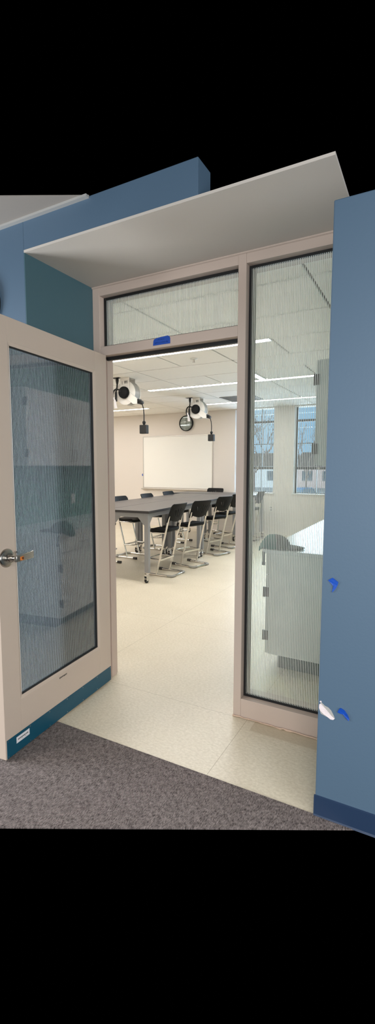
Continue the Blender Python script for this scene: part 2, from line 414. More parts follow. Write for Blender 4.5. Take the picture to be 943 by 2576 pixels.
# ------------------------------------------------------------------ the open door leaf
TH = .0837; LW = .9246
door = thing('door_1', None, None, (0, D, 0), math.atan2(-math.cos(TH), math.sin(TH)))   # local x runs from the hinge to the free edge
door['kind'] = 'structure'; door['label'] = 'open taupe door with striped glass and teal kick plate'
# local y: +y is the face that shows (turned to the doorway)
def leafbox(x0, x1, z0, z1): return (x0, x1, -.044, 0, z0, z1)
ZB0, ZB1 = .012, 2.130
G0, G1, GZ0, GZ1 = .122, .816, .272, 2.018
b = MB(); b.box(*leafbox(0, G0, ZB0, ZB1)); b.build('stile', M['leaf'], door, bevel=.0015)
b = MB(); b.box(*leafbox(G1, LW, ZB0, ZB1)); b.build('stile', M['leaf'], door, bevel=.0015)
MB().box(*leafbox(G0+.0006, G1-.0006, ZB0, GZ0)).build('bottom_rail', M['leaf'], door, bevel=.0012)
MB().box(*leafbox(G0+.0006, G1-.0006, GZ1, ZB1)).build('top_rail', M['leaf'], door, bevel=.0012)
def ring(mb, x0, x1, z0, z1, w, d0, d1):
    """a mitred frame whose profile slopes from y=d0 at the outside to y=d1 at the inside"""
    o = [(x0,z0),(x1,z0),(x1,z1),(x0,z1)]; i = [(x0+w,z0+w),(x1-w,z0+w),(x1-w,z1-w),(x0+w,z1-w)]
    vs = [(p[0], d0, p[1]) for p in o] + [(p[0], d1, p[1]) for p in i] + [(p[0], -.03, p[1]) for p in o] + [(p[0], -.03, p[1]) for p in i]
    fs = []
    for k in range(4):
        n = (k+1) % 4
        fs += [(k, n, 4+n, 4+k), (8+k, 8+n, n, k), (4+k, 4+n, 12+n, 12+k), (12+k, 12+n, 8+n, 8+k)]
    mb.add(vs, fs)
b = MB(); ring(b, G0, G1, GZ0, GZ1, .016, -.001, -.006); b.build('glazing_bead', M['leaf'], door)
b = MB(); ring(b, G0+.016, G1-.016, GZ0+.016, GZ1-.016, .006, -.008, -.012); b.build('gasket', M['black'], door)
p = MB(); p.box(G0+.018, G1-.018, -.026, -.020, GZ0+.018, GZ1-.018); p.m = [1 if i == 4 else 0 for i in range(6)]
p.build('pane', [M['glass'], M['stripe_leaf']], door)
kp = MB().box(.006, .916, 0, .0016, .014, .108).build('kick_plate', M['kick'], door)
s = MB()
for i in range(7):
    for z in (.022, .100):
        s.lathe([(.0028, 0), (.0028, .0006), (.001, .0012)], (.014 + i*.149, .0016, z), (0,1,0), 10)
s.build('screw', M['steel'], kp, smooth=40)
st = MB().box(.765, .855, .0017, .0021, .060, .092).build('sticker', M['paper'], door)
s = MB(); random.seed(5)
x = .845
for k in range(9): 
    w = .003 + random.random()*.004; s.box(x-w, x, .0022, .0024, .074, .080); x -= w + .0022
for k in range(2): s.box(.81-.02*k, .82-.02*k, .0022, .0024, .067, .0685)
s.build('sticker_print', M['print'], st)
s = MB(); x = .52
for k in range(9):
    w = .004 + random.random()*.004; s.box(x-w, x, 0, .0006, .248-random.random()*.002, .255); x -= w + .002
s.build('stamped_mark', M['print'], door)
# lever set
lv = thing('lever_set', None, None); lv.parent = door; lv.location = (.872, 0, 1.005)
b = MB(); b.lathe([(.045, 0), (.045, .003), (.041, .009), (.030, .012), (.020, .012)], (0,0,0), (0,1,0), 36); b.build('rose', M['steel'], lv, smooth=40)
b = MB(); b.lathe([(.017, .008), (.017, .020), (.0155, .022), (.0155, .026), (.0155, .030), (.015, .062)], (0,0,0), (0,1,0), 24); b.build('spindle', M['steel'], lv, smooth=40)
hb = MB()
hb.prism([(.012,.044),(.0,.040),(-.004,.050),(.004,.067),(-.020,.072),(-.118,.060),(-.118,.054),(-.020,.052),(-.012,.046)][::-1], 'z', -.016, .016)
for i in range(len(hb.v)):
    vx, vy, vz = hb.v[i]; t = max(0, min(1, -vx/.118)); hb.v[i] = (vx, vy, vz*(.85+.35*t) + .004*t)
h_ = hb.build('lever', M['steel'], lv, bevel=.003, smooth=40)
s = MB().box(-.036, -.016, .0715, .0735, -.008, .008); s.build('orange_sticker', M['orange'], h_)
s = MB().box(-.034, -.029, .0735, .0742, -.006, .006); s.box(-.027, -.023, .0735, .0742, -.002, .005); s.build('sticker_mark', M['black'], h_)
b = MB(); b.lathe([(.0035, 0), (.0035, .012), (.005, .014), (.005, .018)], (-.048, 0, .022), (0,1,0), 12); b.build('thumb_turn', M['chrome'], lv, smooth=40)

# ------------------------------------------------------------------ tape, patch and small things on the corridor wall
def patch(name, pts, y, th, mat, label, cat, curl=0.0, parent=None):
    b = MB(); n = len(pts)
    cx = sum(p[0] for p in pts)/n; cz = sum(p[1] for p in pts)/n
    fr_ = [(p[0], y-th-curl*(.4+.6*((i*37) % 5)/5), p[1]) for i, p in enumerate(pts)]; bk = [(p[0], y, p[1]) for p in pts]
    vs = fr_ + bk + [(cx, y-th, cz), (cx, y, cz)]
    fs = [(i, (i+1) % n, 2*n) for i in range(n)] + [((i+1) % n + n, i + n, 2*n+1) for i in range(n)] + [(i, i+n, (i+1) % n + n, (i+1) % n) for i in range(n)]
    b.add(vs, fs); o = b.build(name, mat, parent)
    return tag(o, label, cat) if label else o
patch('painters_tape', [(1.497,.998),(1.504,1.003),(1.514,1.010),(1.523,1.004),(1.536,.995),(1.533,.982),(1.527,.968),(1.514,.952),(1.516,.966),(1.517,.978),(1.510,.986)], 0, .0012, M['tape'], 'torn blue tape scrap on the blue pier at handle height', 'tape', .004)
patch('painters_tape', [(1.550,.471),(1.556,.486),(1.562,.491),(1.576,.485),(1.588,.470),(1.596,.453),(1.593,.447),(1.582,.458),(1.572,.468),(1.562,.469)], 0, .0012, M['tape'], 'torn blue tape scrap low on the pier beside the white patch', 'tape', .006)
wp = patch('torn_patch', [(1.4785,.484),(1.484,.489),(1.492,.483),(1.505,.470),(1.520,.456),(1.533,.444),(1.540,.440),(1.535,.434),(1.524,.433),(1.512,.440),(1.496,.448),(1.484,.458),(1.478,.470)], 0, .0016, M['spackle'], 'ragged white torn patch at the edge of the blue pier', 'wall patch', .001)
patch('torn_fringe', [(1.485,.496),(1.500,.484),(1.514,.480),(1.526,.470),(1.536,.452),(1.541,.440),(1.530,.436),(1.505,.440),(1.486,.446),(1.478,.465)], 0, .0004, M['reel_grey'], None, None, 0, wp)
patch('flake', [(1.479,.496),(1.484,.501),(1.488,.497),(1.484,.493)], 0, .001, M['spackle'], None, None, 0, wp)
tp = patch('painters_tape', [(.350,2.147),(.352,2.170),(.357,2.182),(.375,2.187),(.400,2.190),(.450,2.193),(.462,2.187),(.4665,2.178),(.467,2.147)], D, .0012, M['tape'], 'blue tape label with scribbled writing on the transom bar', 'tape', 0)
s = MB(); random.seed(11)
for row, (x0, x1, z) in enumerate(((.383, .425, 2.177), (.362, .448, 2.160))):
    x = x0
    while x < x1:
        w = random.uniform(.003, .007); q = []
        for k in range(9):
            a = k*PI/4*random.choice((.8, 1, 1.2)); q.append((x + w*k/9 + .0018*math.cos(a), D-.0016, z + random.uniform(.002,.0045)*math.sin(a)))
        s.tube(q, .0006, 5); x += w + random.choice((.002, .002, .006))
s.build('handwriting', M['ink'], tp)
sw = thing('light_switch', 'white switch plate on the blue wall behind the door glass', 'light switch', (-.19, 0, 1.285))
MB().box(-.036, .036, -.006, 0, -.058, .058).build('wall_plate', M['switch'], sw, bevel=.002)
MB().box(-.016, .016, -.010, -.006, -.032, .032).build('rocker', M['white'], sw, bevel=.002)
wc = thing('wall_clock', 'dark rimmed round clock on blue wall above the open door', 'clock', (-.452, 0, 2.335))
b = MB(); b.lathe([(.158, 0), (.160, .02), (.155, .034), (.146, .036), (.144, .02)], (0,0,0), (0,-1,0), 48); b.build('rim', M['black'], wc, smooth=40)
b = MB(); b.lathe([(.146, .004), (.146, .022)], (0,0,0), (0,-1,0), 48); b.build('dial', M['dial'], wc, smooth=40)

# ------------------------------------------------------------------ ceiling lights
def linear(x0, x1, y, label, w=.085, alongy=False, mat='led'):
    t = thing('linear_light', label, 'ceiling light', ((x0+x1)/2, y, ZC), PI/2 if alongy else 0, 'recessed linear lights')
    L = (x1-x0)/2
    b = MB(); b.box(-L-.01, L+.01, -w/2-.012, -w/2, -.006, .0); b.box(-L-.01, L+.01, w/2, w/2+.012, -.006, .0); b.box(-L-.01, -L, -w/2, w/2, -.006, 0); b.box(L, L+.01, -w/2, w/2, -.006, 0)
    b.build('trim_ring', M['white'], t)
    MB().box(-L, L, -w/2, w/2, -.004, -.001).build('diffuser', M[mat], t)
linear(-2.33, .37, 2.62, 'long recessed light strip nearest the doorway')
linear(-2.33, .36, 4.60, 'long recessed light strip over the middle of the tables')
linear(-2.33, -.05, 6.52, 'long recessed light strip nearest the windows', mat='led_dim')
linear(-6.3, -3.60, 6.50, 'recessed light strip left of the whiteboard', mat='led_dim')
linear(-6.3, -3.60, 4.60, 'recessed light strip left of the tables')
linear(-6.3, -3.60, 2.62, 'recessed light strip in the near left of the classroom')
linear(-.36-.29, -.36+.29, 4.27, 'short crosswise light strip meeting the middle strip', .07, True)

t = thing('sprinkler', 'small white sprinkler head near the first light strip', 'sprinkler', (-.657, 2.976, ZC))
b = MB(); b.lathe([(.045, 0), (.045, -.004), (.036, -.010), (.018, -.012)], (0,0,0), (0,0,1), 28); b.build('escutcheon', M['white'], t, smooth=40)
b = MB(); b.lathe([(.010, -.010), (.010, -.035), (.016, -.038), (.016, -.042)], (0,0,0), (0,0,1), 20); b.build('deflector', M['steel'], t, smooth=40)
t = thing('ceiling_vent', 'grey return air grille in the ceiling beyond the cord reels', 'vent', (-1.30, 6.10, ZC))
b = MB(); b.box(-.31,.31,-.31,-.285,-.008,0); b.box(-.31,.31,.285,.31,-.008,0); b.box(-.31,-.285,-.285,.285,-.008,0); b.box(.285,.31,-.285,.285,-.008,0); b.build('frame', M['vent'], t)
b = MB(); b.box(-.285,.285,-.285,.285,-.002,0)
for k in range(22): b.box(-.285,.285,-.28+k*.0258,-.27+k*.0258,-.007,-.002)
b.build('grille', M['vent'], t)

# ------------------------------------------------------------------ cord reels
def reel():
    t = thing('cord_reel', 'x', 'cord reel', (0,0,0), 0, 'cord reels on the ceiling')
    # origin: ceiling point above the drum axis (axis along local y, front is -y)
    zc = -.21; Rr = .165
    b = MB(); b.box(-.09,.09,-.075,.11,-.006,0); b.prism([(-.075,0),(.075,0),(.075,-.20),(.045,-.26),(-.045,-.26),(-.075,-.20)], 'y', -.075, -.062); b.prism([(-.06,0),(.06,0),(.06,-.22),(-.06,-.22)], 'y', .098, .11)
    br = b.build('bracket', M['reel'], t, bevel=.003)
    l = MB().box(-.005,.055,-.0765,-.075,-.085,-.045); l.build('rating_label', M['reel_grey'], br)
    MB().box(-.042,-.036,-.0765,-.075,-.095,-.05).build('side_print', M['print'], br)
    l = MB()
    for k in range(3): l.box(.003,.045-.01*k,-.0772,-.0765,-.056-.009*k,-.052-.009*k)
    l.build('label_print', M['print'], br)
    d = MB(); d.lathe([(.06,-.058),(Rr-.01,-.058),(Rr,-.052),(Rr,-.046),(Rr-.012,-.044),(Rr-.014,.08),(Rr,.082),(Rr,.088),(Rr-.01,.094),(.06,.094)], (0,0,zc), (0,1,0), 48)
    d.build('drum', M['reel'], t, smooth=35)
    d = MB(); d.lathe([(Rr-.008,-.040),(Rr-.008,.078)], (0,0,zc), (0,1,0), 48); d.build('wound_cord', M['reel_grey'], t, smooth=35)
    s = MB(); s.lathe([(.082,-.075),(.084,-.09),(.082,-.108),(.074,-.120),(.05,-.126),(.02,-.128)], (0.0,0,zc), (0,1,0), 40); s.build('hub_cover', M['seat'], t, smooth=40)
    a = MB(); a.prism([(.02,-.20),(.06,-.185),(.205,-.305),(.205,-.375),(.14,-.375),(.0,-.275)], 'y', -.072, -.046); a.box(.135,.198,-.0705,.03,-.374,-.312); ar = a.build('guide_arm', M['reel'], t, bevel=.004)
    r_ = MB(); r_.box(.206,.224,-.062,.02,-.372,-.308); r_.lathe([(.026,-.03),(.030,0),(.026,.03)], (.238,-.015,-.352), (0,1,0), 20); r_.build('roller_mouth', M['black'], ar, smooth=40)
    c = MB(); c.tube([(.235,-.02,-.352),(.262,-.02,-.385),(.280,-.02,-.44),(.288,-.02,-.52),(.287,-.02,-.625)], .0075, 10); c.build('cord', M['black'], t, smooth=40)
    c = MB(); c.lathe([(.008,.028),(.022,.016),(.024,0),(.018,-.018),(.012,-.028)], (.287,-.02,-.635), (0,0,1), 20); c.build('ball_stop', M['black'], t, smooth=40)
    o = MB(); o.box(.287-.055,.287+.055,-.055,.015,-.785,-.665); ob = o.build('outlet_box', M['black'], t, bevel=.006)
    for dz in (-.70,-.75): MB().box(.287-.055-.003,.287-.055,-.035,-.005,dz-.015,dz+.015).build('socket', M['reel_grey'], ob)
    # supply lead from the ceiling to the hub, hanging in a loop
    p = MB(); p.lathe([(.020,0),(.022,-.03),(.016,-.07),(.009,-.09)], (-.115,-.09,-.004), (0,0,1), 16); p.box(-.19,-.06,-.13,-.05,-.004,0)
    p.build('plug', M['black'], t, smooth=40)
    pts = [(-.115,-.09,-.09),(-.118,-.10,-.15),(-.15,-.11,-.17),(-.175,-.11,-.21),(-.178,-.11,-.27),(-.155,-.11,-.31),(-.125,-.115,-.28),(-.118,-.12,-.20),(-.095,-.12,-.165),(-.06,-.12,-.175),(-.04,-.12,-.20)]
    P = [Vector(q) for q in pts]; sm = []
    for i in range(len(P)-1):
        a0 = P[max(i-1,0)]; a1 = P[i]; a2 = P[i+1]; a3 = P[min(i+2,len(P)-1)]
        for k in range(4):
            u = k/4
            sm.append(.5*((2*a1)+(-a0+a2)*u+(2*a0-5*a1+4*a2-a3)*u*u+(-a0+3*a1-3*a2+a3)*u**3))
    sm.append(P[-1])
    p = MB(); p.tube(sm, .011, 8); p.build('supply_lead', M['black'], t, smooth=60)
    g = MB(); g.box(-.128,-.094,-.135,-.118,-.33,-.20); g.build('connector', M['black'], t, bevel=.004)
    g = MB(); vs = []
    for k in range(7):
        u = k/6; cx_ = -.150 + .045*u + .01*math.sin(u*4); w = .012 + .014*u
        for y in (-.128, -.126): vs += [(cx_-w, y-.012*math.sin(u*3), -.27-.155*u), (cx_+w, y-.012*math.sin(u*3), -.27-.155*u)]
    fs = []
    for k in range(6):
        o_ = 4*k; fs += [(o_,o_+1,o_+5,o_+4),(o_+3,o_+2,o_+6,o_+7),(o_+1,o_+3,o_+7,o_+5),(o_+2,o_,o_+4,o_+6)]
    fs += [(0,2,3,1),(24,25,27,26)]
    g.add(vs, fs); g.build('hang_tag', M['paper'], t)
    return t
r1 = reel(); r1.location = (-2.03, 3.58, ZC); r1['label'] = 'cord reel hanging nearer the doorway, in front of bare wall'
dup(r1, 'cord reel hanging farther back beside the wall clock', (-1.995, 5.70, ZC), 0)

# ------------------------------------------------------------------ back wall things
wb = thing('whiteboard', 'large blank whiteboard on the cream back wall', 'whiteboard', (-3.47, YB, .925))
MB().box(-.93,.93,-.012,0,0,1.225).build('panel', M['board'], wb)
b = MB(); b.box(-.94,.94,-.02,0,1.215,1.235); b.box(-.94,-.925,-.02,0,0,1.215); b.box(.925,.94,-.02,0,0,1.215); b.box(-.94,.94,-.02,0,-.02,.01)
b.build('frame', M['alu'], wb)
b = MB(); b.prism([(0,-.035),(-.075,-.035),(-.085,-.02),(-.082,-.012),(-.07,-.022),(-.02,-.018),(0,.0)], 'x', -.96, .96); b.build('pen_tray', M['alu'], wb)
patch('painters_tape', [(-4.455,1.25),(-4.425,1.265),(-4.43,1.235),(-4.41,1.21),(-4.45,1.205)], YB, .001, M['tape'], 'tiny blue tape bit on the cream wall beside the whiteboard', 'tape')
ck = thing('wall_clock', 'black rimmed clock on the cream wall above the whiteboard', 'clock', (-3.20, YB, 2.425))
b = MB(); b.lathe([(.172,0),(.178,.02),(.178,.045),(.170,.058),(.160,.055),(.158,.03)], (0,0,0), (0,-1,0), 56); b.build('rim', M['black'], ck, smooth=35)
b = MB(); b.lathe([(.16,.002),(.16,.034)], (0,0,0), (0,-1,0), 56); b.build('dial', M['dial'], ck, smooth=35)
b = MB(); b.lathe([(.158,.044),(.13,.052),(.09,.060),(.045,.065),(.0,.067)], (0,0,0), (0,-1,0), 56); b.build('lens', M['glass'], ck, smooth=60)
for k in range(12):
    a = k*PI/6; s = MB(); cx_, cz_ = .132*math.sin(a), .132*math.cos(a); l_ = .016 if k % 3 == 0 else .010
    s.box(cx_-.003, cx_+.003, -.037, -.034, cz_-l_/1.3, cz_+l_/1.3); s.build('hour_mark', M['print'], ck)
s = MB(); s.prism([(-.003,-.02),(.003,-.02),(.002,.115),(-.002,.115)], 'y', -.042, -.040); s.build('minute_hand', M['black'], ck)
s = MB(); s.prism([(-.010,.012),(-.004,.014),(.040,-.060),(.034,-.063)], 'y', -.040, -.038); s.build('hour_hand', M['black'], ck)
ot = thing('wall_outlet', 'small wall outlet on the cream wall below the windows', 'outlet', (-1.16, YB, .545))
MB().box(-.036,.036,-.006,0,-.058,.058).build('wall_plate', M['switch'], ot, bevel=.002)
for z in (-.026,.026): MB().box(-.016,.016,-.008,-.006,z-.016,z+.016).build('socket', M['print'], ot)
ot2 = thing('wall_outlet', 'white outlet on the green wall above the counter, seen mirrored in the door', 'outlet', (XR, 2.45, 1.07), PI/2)
MB().box(-.036,.036,.0,.006,-.058,.058).build('wall_plate', M['switch'], ot2, bevel=.002)
for z in (-.026,.026): MB().box(-.016,.016,.006,.008,z-.016,z+.016).build('socket', M['white'], ot2)

# ------------------------------------------------------------------ cabinets along the right wall
CY0 = 1.25; UW = .705
def handle(par, c, axis, L=.11):
    b = MB(); x, y, z = c
    e = (0, L/2, 0) if axis == 'y' else (0, 0, L/2)
    pts = fillet([(x, y-e[1], z-e[2]), (x-.032, y-e[1], z-e[2]), (x-.032, y+e[1], z+e[2]), (x, y+e[1], z+e[2])], .012)
    b.tube(pts, .0045, 8); return b.build('handle', M['steel'], par, smooth=50)
def hinge(par, x, y, z):
    b = MB()
    b.tube([(x-.010, y, z-.036), (x-.010, y, z+.036)], .008, 10); b.box(x-.004, x+.022, y-.0032, y+.002, z-.034, z+.034)
    b.build('hinge', M['hinge'], par, smooth=40)
def base_unit(k, label, near_hinge):
    y0 = CY0 + k*UW; y1 = y0 + UW - .003; xf = .852
    t = thing('base_cabinet', label, 'cabinet', (0,0,0), 0, 'base cabinets under the white counter')
    MB().box(xf, XR-.002, y0, y1, .10, .834).build('body', M['cabin'], t)
    MB().box(xf+.07, XR-.002, y0 + (.03 if k == 0 else 0), y1, 0, .10).build('toe_kick', M['toe'], t)
    d = MB().box(xf-.022, xf-.001, y0+.002, y1-.002, .682, .830).build('drawer', M['white'], t, bevel=.001)
    handle(d, (xf-.022, (y0+y1)/2, .745), 'y')
    d = MB().box(xf-.022, xf-.001, y0+.002, y1-.002, .104, .676).build('door', M['white'], t, bevel=.001)
    handle(d, (xf-.022, y1-.05 if near_hinge else y0+.05, .60), 'z')
    for z in (.552, .235): hinge(t, xf-.022, (y0-.001 if k == 0 else y0+.012) if near_hinge else y1-.012, z)
base_unit(0, 'pale base cabinet nearest the doorway, under the cap', True)
base_unit(1, 'second base cabinet along the counter from the doorway', False)
base_unit(2, 'third base cabinet along the counter from the doorway', True)
base_unit(3, 'base cabinet at the window end of the counter', False)
MB().box(.812, XR-.001, CY0-.03, CY0+4*UW+.02, .834, .862).build('countertop', M['counter'], bevel=.003)
tag(bpy.data.objects['countertop'], 'long white countertop along the right wall behind the sidelight', 'countertop')
def upper_unit(k, label):
    y0 = CY0 + k*2*UW; y1 = y0 + 2*UW - .003; xf = 1.165
    t = thing('wall_cabinet', label, 'cabinet', (0,0,0), 0, 'wall cabinets over the counter')
    MB().box(xf, XR-.002, y0, y1, 1.445, 2.125).build('body', M['cabin'], t)
    ym = (y0+y1)/2
    for (a, c, s_) in ((y0+.002, ym-.0015, 0), (ym+.0015, y1-.002, 1)):
        d = MB().box(xf-.021, xf-.001, a, c, 1.447, 2.123).build('door', M['white'], t, bevel=.001)
        handle(d, (xf-.021, (c-.04) if s_ == 0 else (a+.04), 1.545), 'z')
        for z in (2.00, 1.555): hinge(t, xf-.020, (a-.003 if k == 0 else a+.012) if s_ == 0 else (c-.012), z)
upper_unit(0, 'pale wall cabinet hung nearest the doorway')
upper_unit(1, 'pale wall cabinet hung farther along the counter')

# cap lying over the counter corner
cp = thing('baseball_cap', 'dark green cap lying on the near corner of the white counter', 'cap', (.86, 1.335, .862))
def dome(a0, a1, mat, name):
    b = MB(); n = 18; mrow = 9; vs = []; fs = []
    for i in range(n+1):
        a = a0 + (a1-a0)*i/n
        for j in range(mrow+1):
            e = (PI/2)*j/mrow
            rx, ry, rz = .112, .092, .088
            x = rx*math.cos(e)**.9*math.cos(a) if e < PI/2-1e-6 else 0; y = ry*math.cos(e)**.9*math.sin(a) if e < PI/2-1e-6 else 0; z = rz*math.sin(e)
            if x < -.045: z -= (-.045 - x)*.55            # the crown sags over the counter edge
            z += .004*math.sin(5*a)*math.cos(e)
            vs.append((x, y, z+.003))
    for i in range(n):
        for j in range(mrow): 
            q = i*(mrow+1)+j; fs.append((q, q+mrow+1, q+mrow+2, q+1))
    b.add(vs, fs); o = b.build(name, mat, cp, smooth=80)
    s = o.modifiers.new('Solidify', 'SOLIDIFY'); s.thickness = .003; s.offset = 1
    return o
dome(PI*.42, PI*1.62, M['captop'], 'crown'); dome(-PI*.38, PI*.42, M['capgrey'], 'front_panel')
b = MB(); vs = []; fs = []; n = 14
for i in range(n+1):
    a = -PI*.42 + PI*.84*i/n
    for j in range(6):
        u = j/5; x = .095*math.cos(a)*(1-u) + u*(.10 + .115*math.cos(a)**.6); y = .088*math.sin(a)*(1-u*.05)
        vs.append((x, y, .006 + .010*u*(1-u)*2 - .006*u + .012*math.cos(a*1.1)*.6))
for i in range(n):
    for j in range(5): q = i*6+j; fs.append((q, q+6, q+7, q+1))
b.add(vs, fs); o = b.build('bill', M['capgrey'], cp, smooth=80); s = o.modifiers.new('Solidify', 'SOLIDIFY'); s.thickness = .004; s.offset = 1
b = MB(); b.tube([(-.060,-.05,.012),(-.045,-.095,.004),(-.036,-.122,-.03),(-.034,-.124,-.07),(-.034,-.124,-.10)], .010, 8, flat=.35); b.build('strap', M['capgrey'], cp, smooth=50)
b = MB(); b.box(-.045,-.023,-.128,-.120,-.110,-.088); b.build('buckle', M['black'], cp)

# ------------------------------------------------------------------ tables
TA = R(4.5)
def table(L, W):
    t = thing('work_table', 'x', 'table', (0,0,0), 0, 'grey work tables pushed together')
    # local: origin at the near right corner, +y along the length, -x across
    b = MB(); b.box(-W, 0, 0, L, .868, .898)
    b.m = [0 if i in (0,1) else 1 for i in range(6)]
    b.build('tabletop', [M['top'], M['edge']], t, bevel=.002)
    b = MB(); a = .035; h0, h1 = .812, .867
    b.box(-W+a, -a, a, a+.03, h0, h1); b.box(-W+a, -a, L-a-.03, L-a, h0, h1); b.box(-W+a, -W+a+.03, a+.03, L-a-.03, h0, h1); b.box(-a-.03, -a, a+.03, L-a-.03, h0, h1)
    for x, sx in ((-a-.012, -1), (-W+a+.012, 1)):
        for y, sy in ((a+.012, 1), (L-a-.012, -1)):
            g = .10; x0 = x + sx*.03; y0 = y + sy*.03
            b.prism([(x0, h0+.002), (x0+sx*g, h0+.002), (x0, h0-.11)], 'y', y-.006, y+.006)
            b.prism([(y0, h0+.002), (y0+sy*g, h0+.002), (y0, h0-.11)], 'x', x-.006, x+.006)
    b.build('apron', M['legm'], t)
    for x in (-.024-.026, -W+.024+.026):
        for y in (.024+.026, L-.05):
            l = MB(); l.box(x-.028, x+.028, y-.028, y+.028, .125, .867)
            l.build('leg', M['legm'], t, bevel=.004)
            c = MB(); c.box(x-.026, x+.026, y-.026, y+.026, .117, .125); c.tube([(x,y,.122),(x,y,.095)], .016, 12)
            c.box(x-.020, x-.015, y-.05, y+.012, .028, .10); c.box(x+.015, x+.020, y-.05, y+.012, .028, .10); c.box(x-.020, x+.020, y-.045, y+.012, .088, .102)
            c.box(x-.022, x+.022, y-.062, y-.03, .055, .062)
            co = c.build('caster', M['chrome'], t, smooth=40)
            w = MB(); w.lathe([(.020,-.012),(.036,-.012),(.039,-.006),(.039,.006),(.036,.012),(.020,.012)], (x, y-.022, .039), (1,0,0), 28); w.build('wheel', M['black'], co, smooth=40)
    return t
TL, TW = 1.775, .605
u = Vector((-math.cos(TA), -math.sin(TA), 0)); v = Vector((-math.sin(TA), math.cos(TA), 0))
O = Vector((-1.168, 2.785, 0))
t0 = table(TL, TW); t0.location = O; t0.rotation_euler = (0,0,TA); t0['label'] = 'grey work table nearest the doorway, on the right of its pair'
dup(t0, 'grey work table in the near pair, on the left', O + u*(TW+.008), TA)
dup(t0, 'grey work table farther along on the chair-lined right side', O + v*(TL+.012), TA)
dup(t0, 'grey work table farther along on the left side', O + v*(TL+.012) + u*(TW+.008), TA)
te = dup(t0, 'grey work table set crosswise at the far end by the whiteboard', (-1.115, 6.365+TW, 0), PI/2 + R(1))

# ------------------------------------------------------------------ stools with backs
def stool():
    t = thing('tall_chair', 'x', 'chair', (0,0,0), 0, 'tall black chairs around the tables')
    hw = .168                                   # forward is +x
    def lx(z): return .035 - (z-.015)/.845*.215
    # seat: a padded black pan with rounded corners, dished
    b = MB(); vs = []; fs = []; nu, nv = 16, 14
    def sup(a): 
        c, s_ = math.cos(a), math.sin(a); e = .45
        return (math.copysign(abs(c)**e, c), math.copysign(abs(s_)**e, s_))
    rings = [(.0, .615), (.5, .618), (.85, .628), (.97, .630), (1.0, .620), (.985, .596), (.90, .585), (0, .584)]
    for rr, z in rings:
        for k in range(28):
            px, py = sup(2*PI*k/28); wy = .182 - .012*px
            x = px*.158*rr + .012; zz = z - (.018 if px > .7 and rr > .6 else 0)*rr + (.004*rr if px < -.6 else 0)
            vs.append((x, py*wy*rr, zz))
    for i in range(len(rings)-1):
        for k in range(28): fs.append((i*28+k, i*28+(k+1) % 28, (i+1)*28+(k+1) % 28, (i+1)*28+k))
    b.add(vs, fs); b.build('seat', M['seat'], t, smooth=60)
    # backrest: curved shell with fanned slots cut through
    b = MB(); NU, NV = 80, 48; idx = {}; vs = []
    def bp(uu, vv):                             # uu -1..1 across, vv 0..1 up
        z = .715 + .245*vv
        w = .186 + .012*vv - .03*(1-vv)**2*0
        x = lx(z) - .004 - .05*(1-uu*uu)*.75 + .012*(1-vv) - .02*vv*vv
        return (x, uu*w, z - (0))
    def inside(uu, vv):
        # outline: rounded top corners, bottom edge bowed with tabs on the posts
        if vv > .80 and abs(uu) > .82:
            du = (abs(uu)-.82)/.18; dv_ = (vv-.80)/.20
            if du*du + dv_*dv_ > 1: return False
        low = .12*(1-(abs(uu)/.8)**4) if abs(uu) < .8 else 0
        if vv < .02 + (0 if abs(uu) > .84 else max(0, .10*min(1, (.84-abs(uu))/.1) - .10*max(0, 1-(uu/.7)**2)*1.0)): return False
        for k, (u0, u1, v0, v1) in enumerate(((0,0,.22,.78), (.17,.27,.25,.74), (-.17,-.27,.25,.74), (.36,.56,.36,.72), (-.36,-.56,.36,.72))):
            if v0 < vv < v1:
                tt = (vv-v0)/(v1-v0); c = u0 + (u1-u0)*tt**1.3; hwid = .024*math.sin(PI*(.12+.76*tt))
                if abs(uu-c) < hwid+.006: return False
        return True
    def vid(i, j):
        if (i, j) not in idx: idx[(i, j)] = len(vs); vs.append(bp(-1+2*i/NU, j/NV))
        return idx[(i, j)]
    fs = []
    for i in range(NU):
        for j in range(NV):
            if inside(-1+2*(i+.5)/NU, (j+.5)/NV): fs.append((vid(i,j), vid(i+1,j), vid(i+1,j+1), vid(i,j+1)))
    b.add(vs, fs); o = b.build('backrest', M['seat'], t, smooth=60)
    s = o.modifiers.new('Solidify', 'SOLIDIFY'); s.thickness = .011; s.offset = 0
    for sy in (-1, 1):
        b = MB(); b.tube([(lx(.018), sy*hw, .018), (lx(.5), sy*hw, .5), (lx(.80), sy*hw, .80), (lx(.86)+.002, sy*(hw-.002), .86)], .0125, 12); b.build('leg', M['chrome'], t, smooth=50)
    b = MB(); b.tube(fillet([(lx(.578), -hw, .578), (.13, -hw+.004, .574), (.13, hw-.004, .574), (lx(.578), hw, .578)], .04), .011, 10); b.build('seat_frame', M['chrome'], t, smooth=50)
    b = MB(); b.tube(fillet([(lx(.215), -hw, .215), (.165, -hw+.012, .222), (.165, hw-.012, .222), (lx(.215), hw, .215)], .05), .010, 10)
    b.box(lx(.215)-.022, lx(.215)+.004, -hw, hw, .205, .228); b.build('footrest', M['chrome'], t, smooth=50)
    b = MB(); b.tube(fillet([(.165, -hw, .016), (-.205, -hw, .016), (-.205, hw, .016), (.165, hw, .016)], .055, 3), .0125, 12); b.build('base_frame', M['chrome'], t, smooth=50)
    for sy in (-1, 1):
        b = MB(); b.box(.150, .214, sy*hw-.017, sy*hw+.017, .001, .036); b.build('rubber_cap', M['cap'], t, bevel=.004)
        b = MB(); b.tube(fillet([(-.135, sy*hw, .017), (-.205, sy*hw, .017), (-.205, sy*(hw-.07), .017)], .055, 3), .0165, 10); b.build('corner_glide', M['glide'], t, smooth=50)
    return t
c0 = stool()
def put(label, x, y, deg, first=False):
    if first:
        c0.location = (x, y, 0); c0.rotation_euler = (0,0,R(deg)); c0['label'] = label
    else: dup(c0, label, (x, y, 0), R(deg))
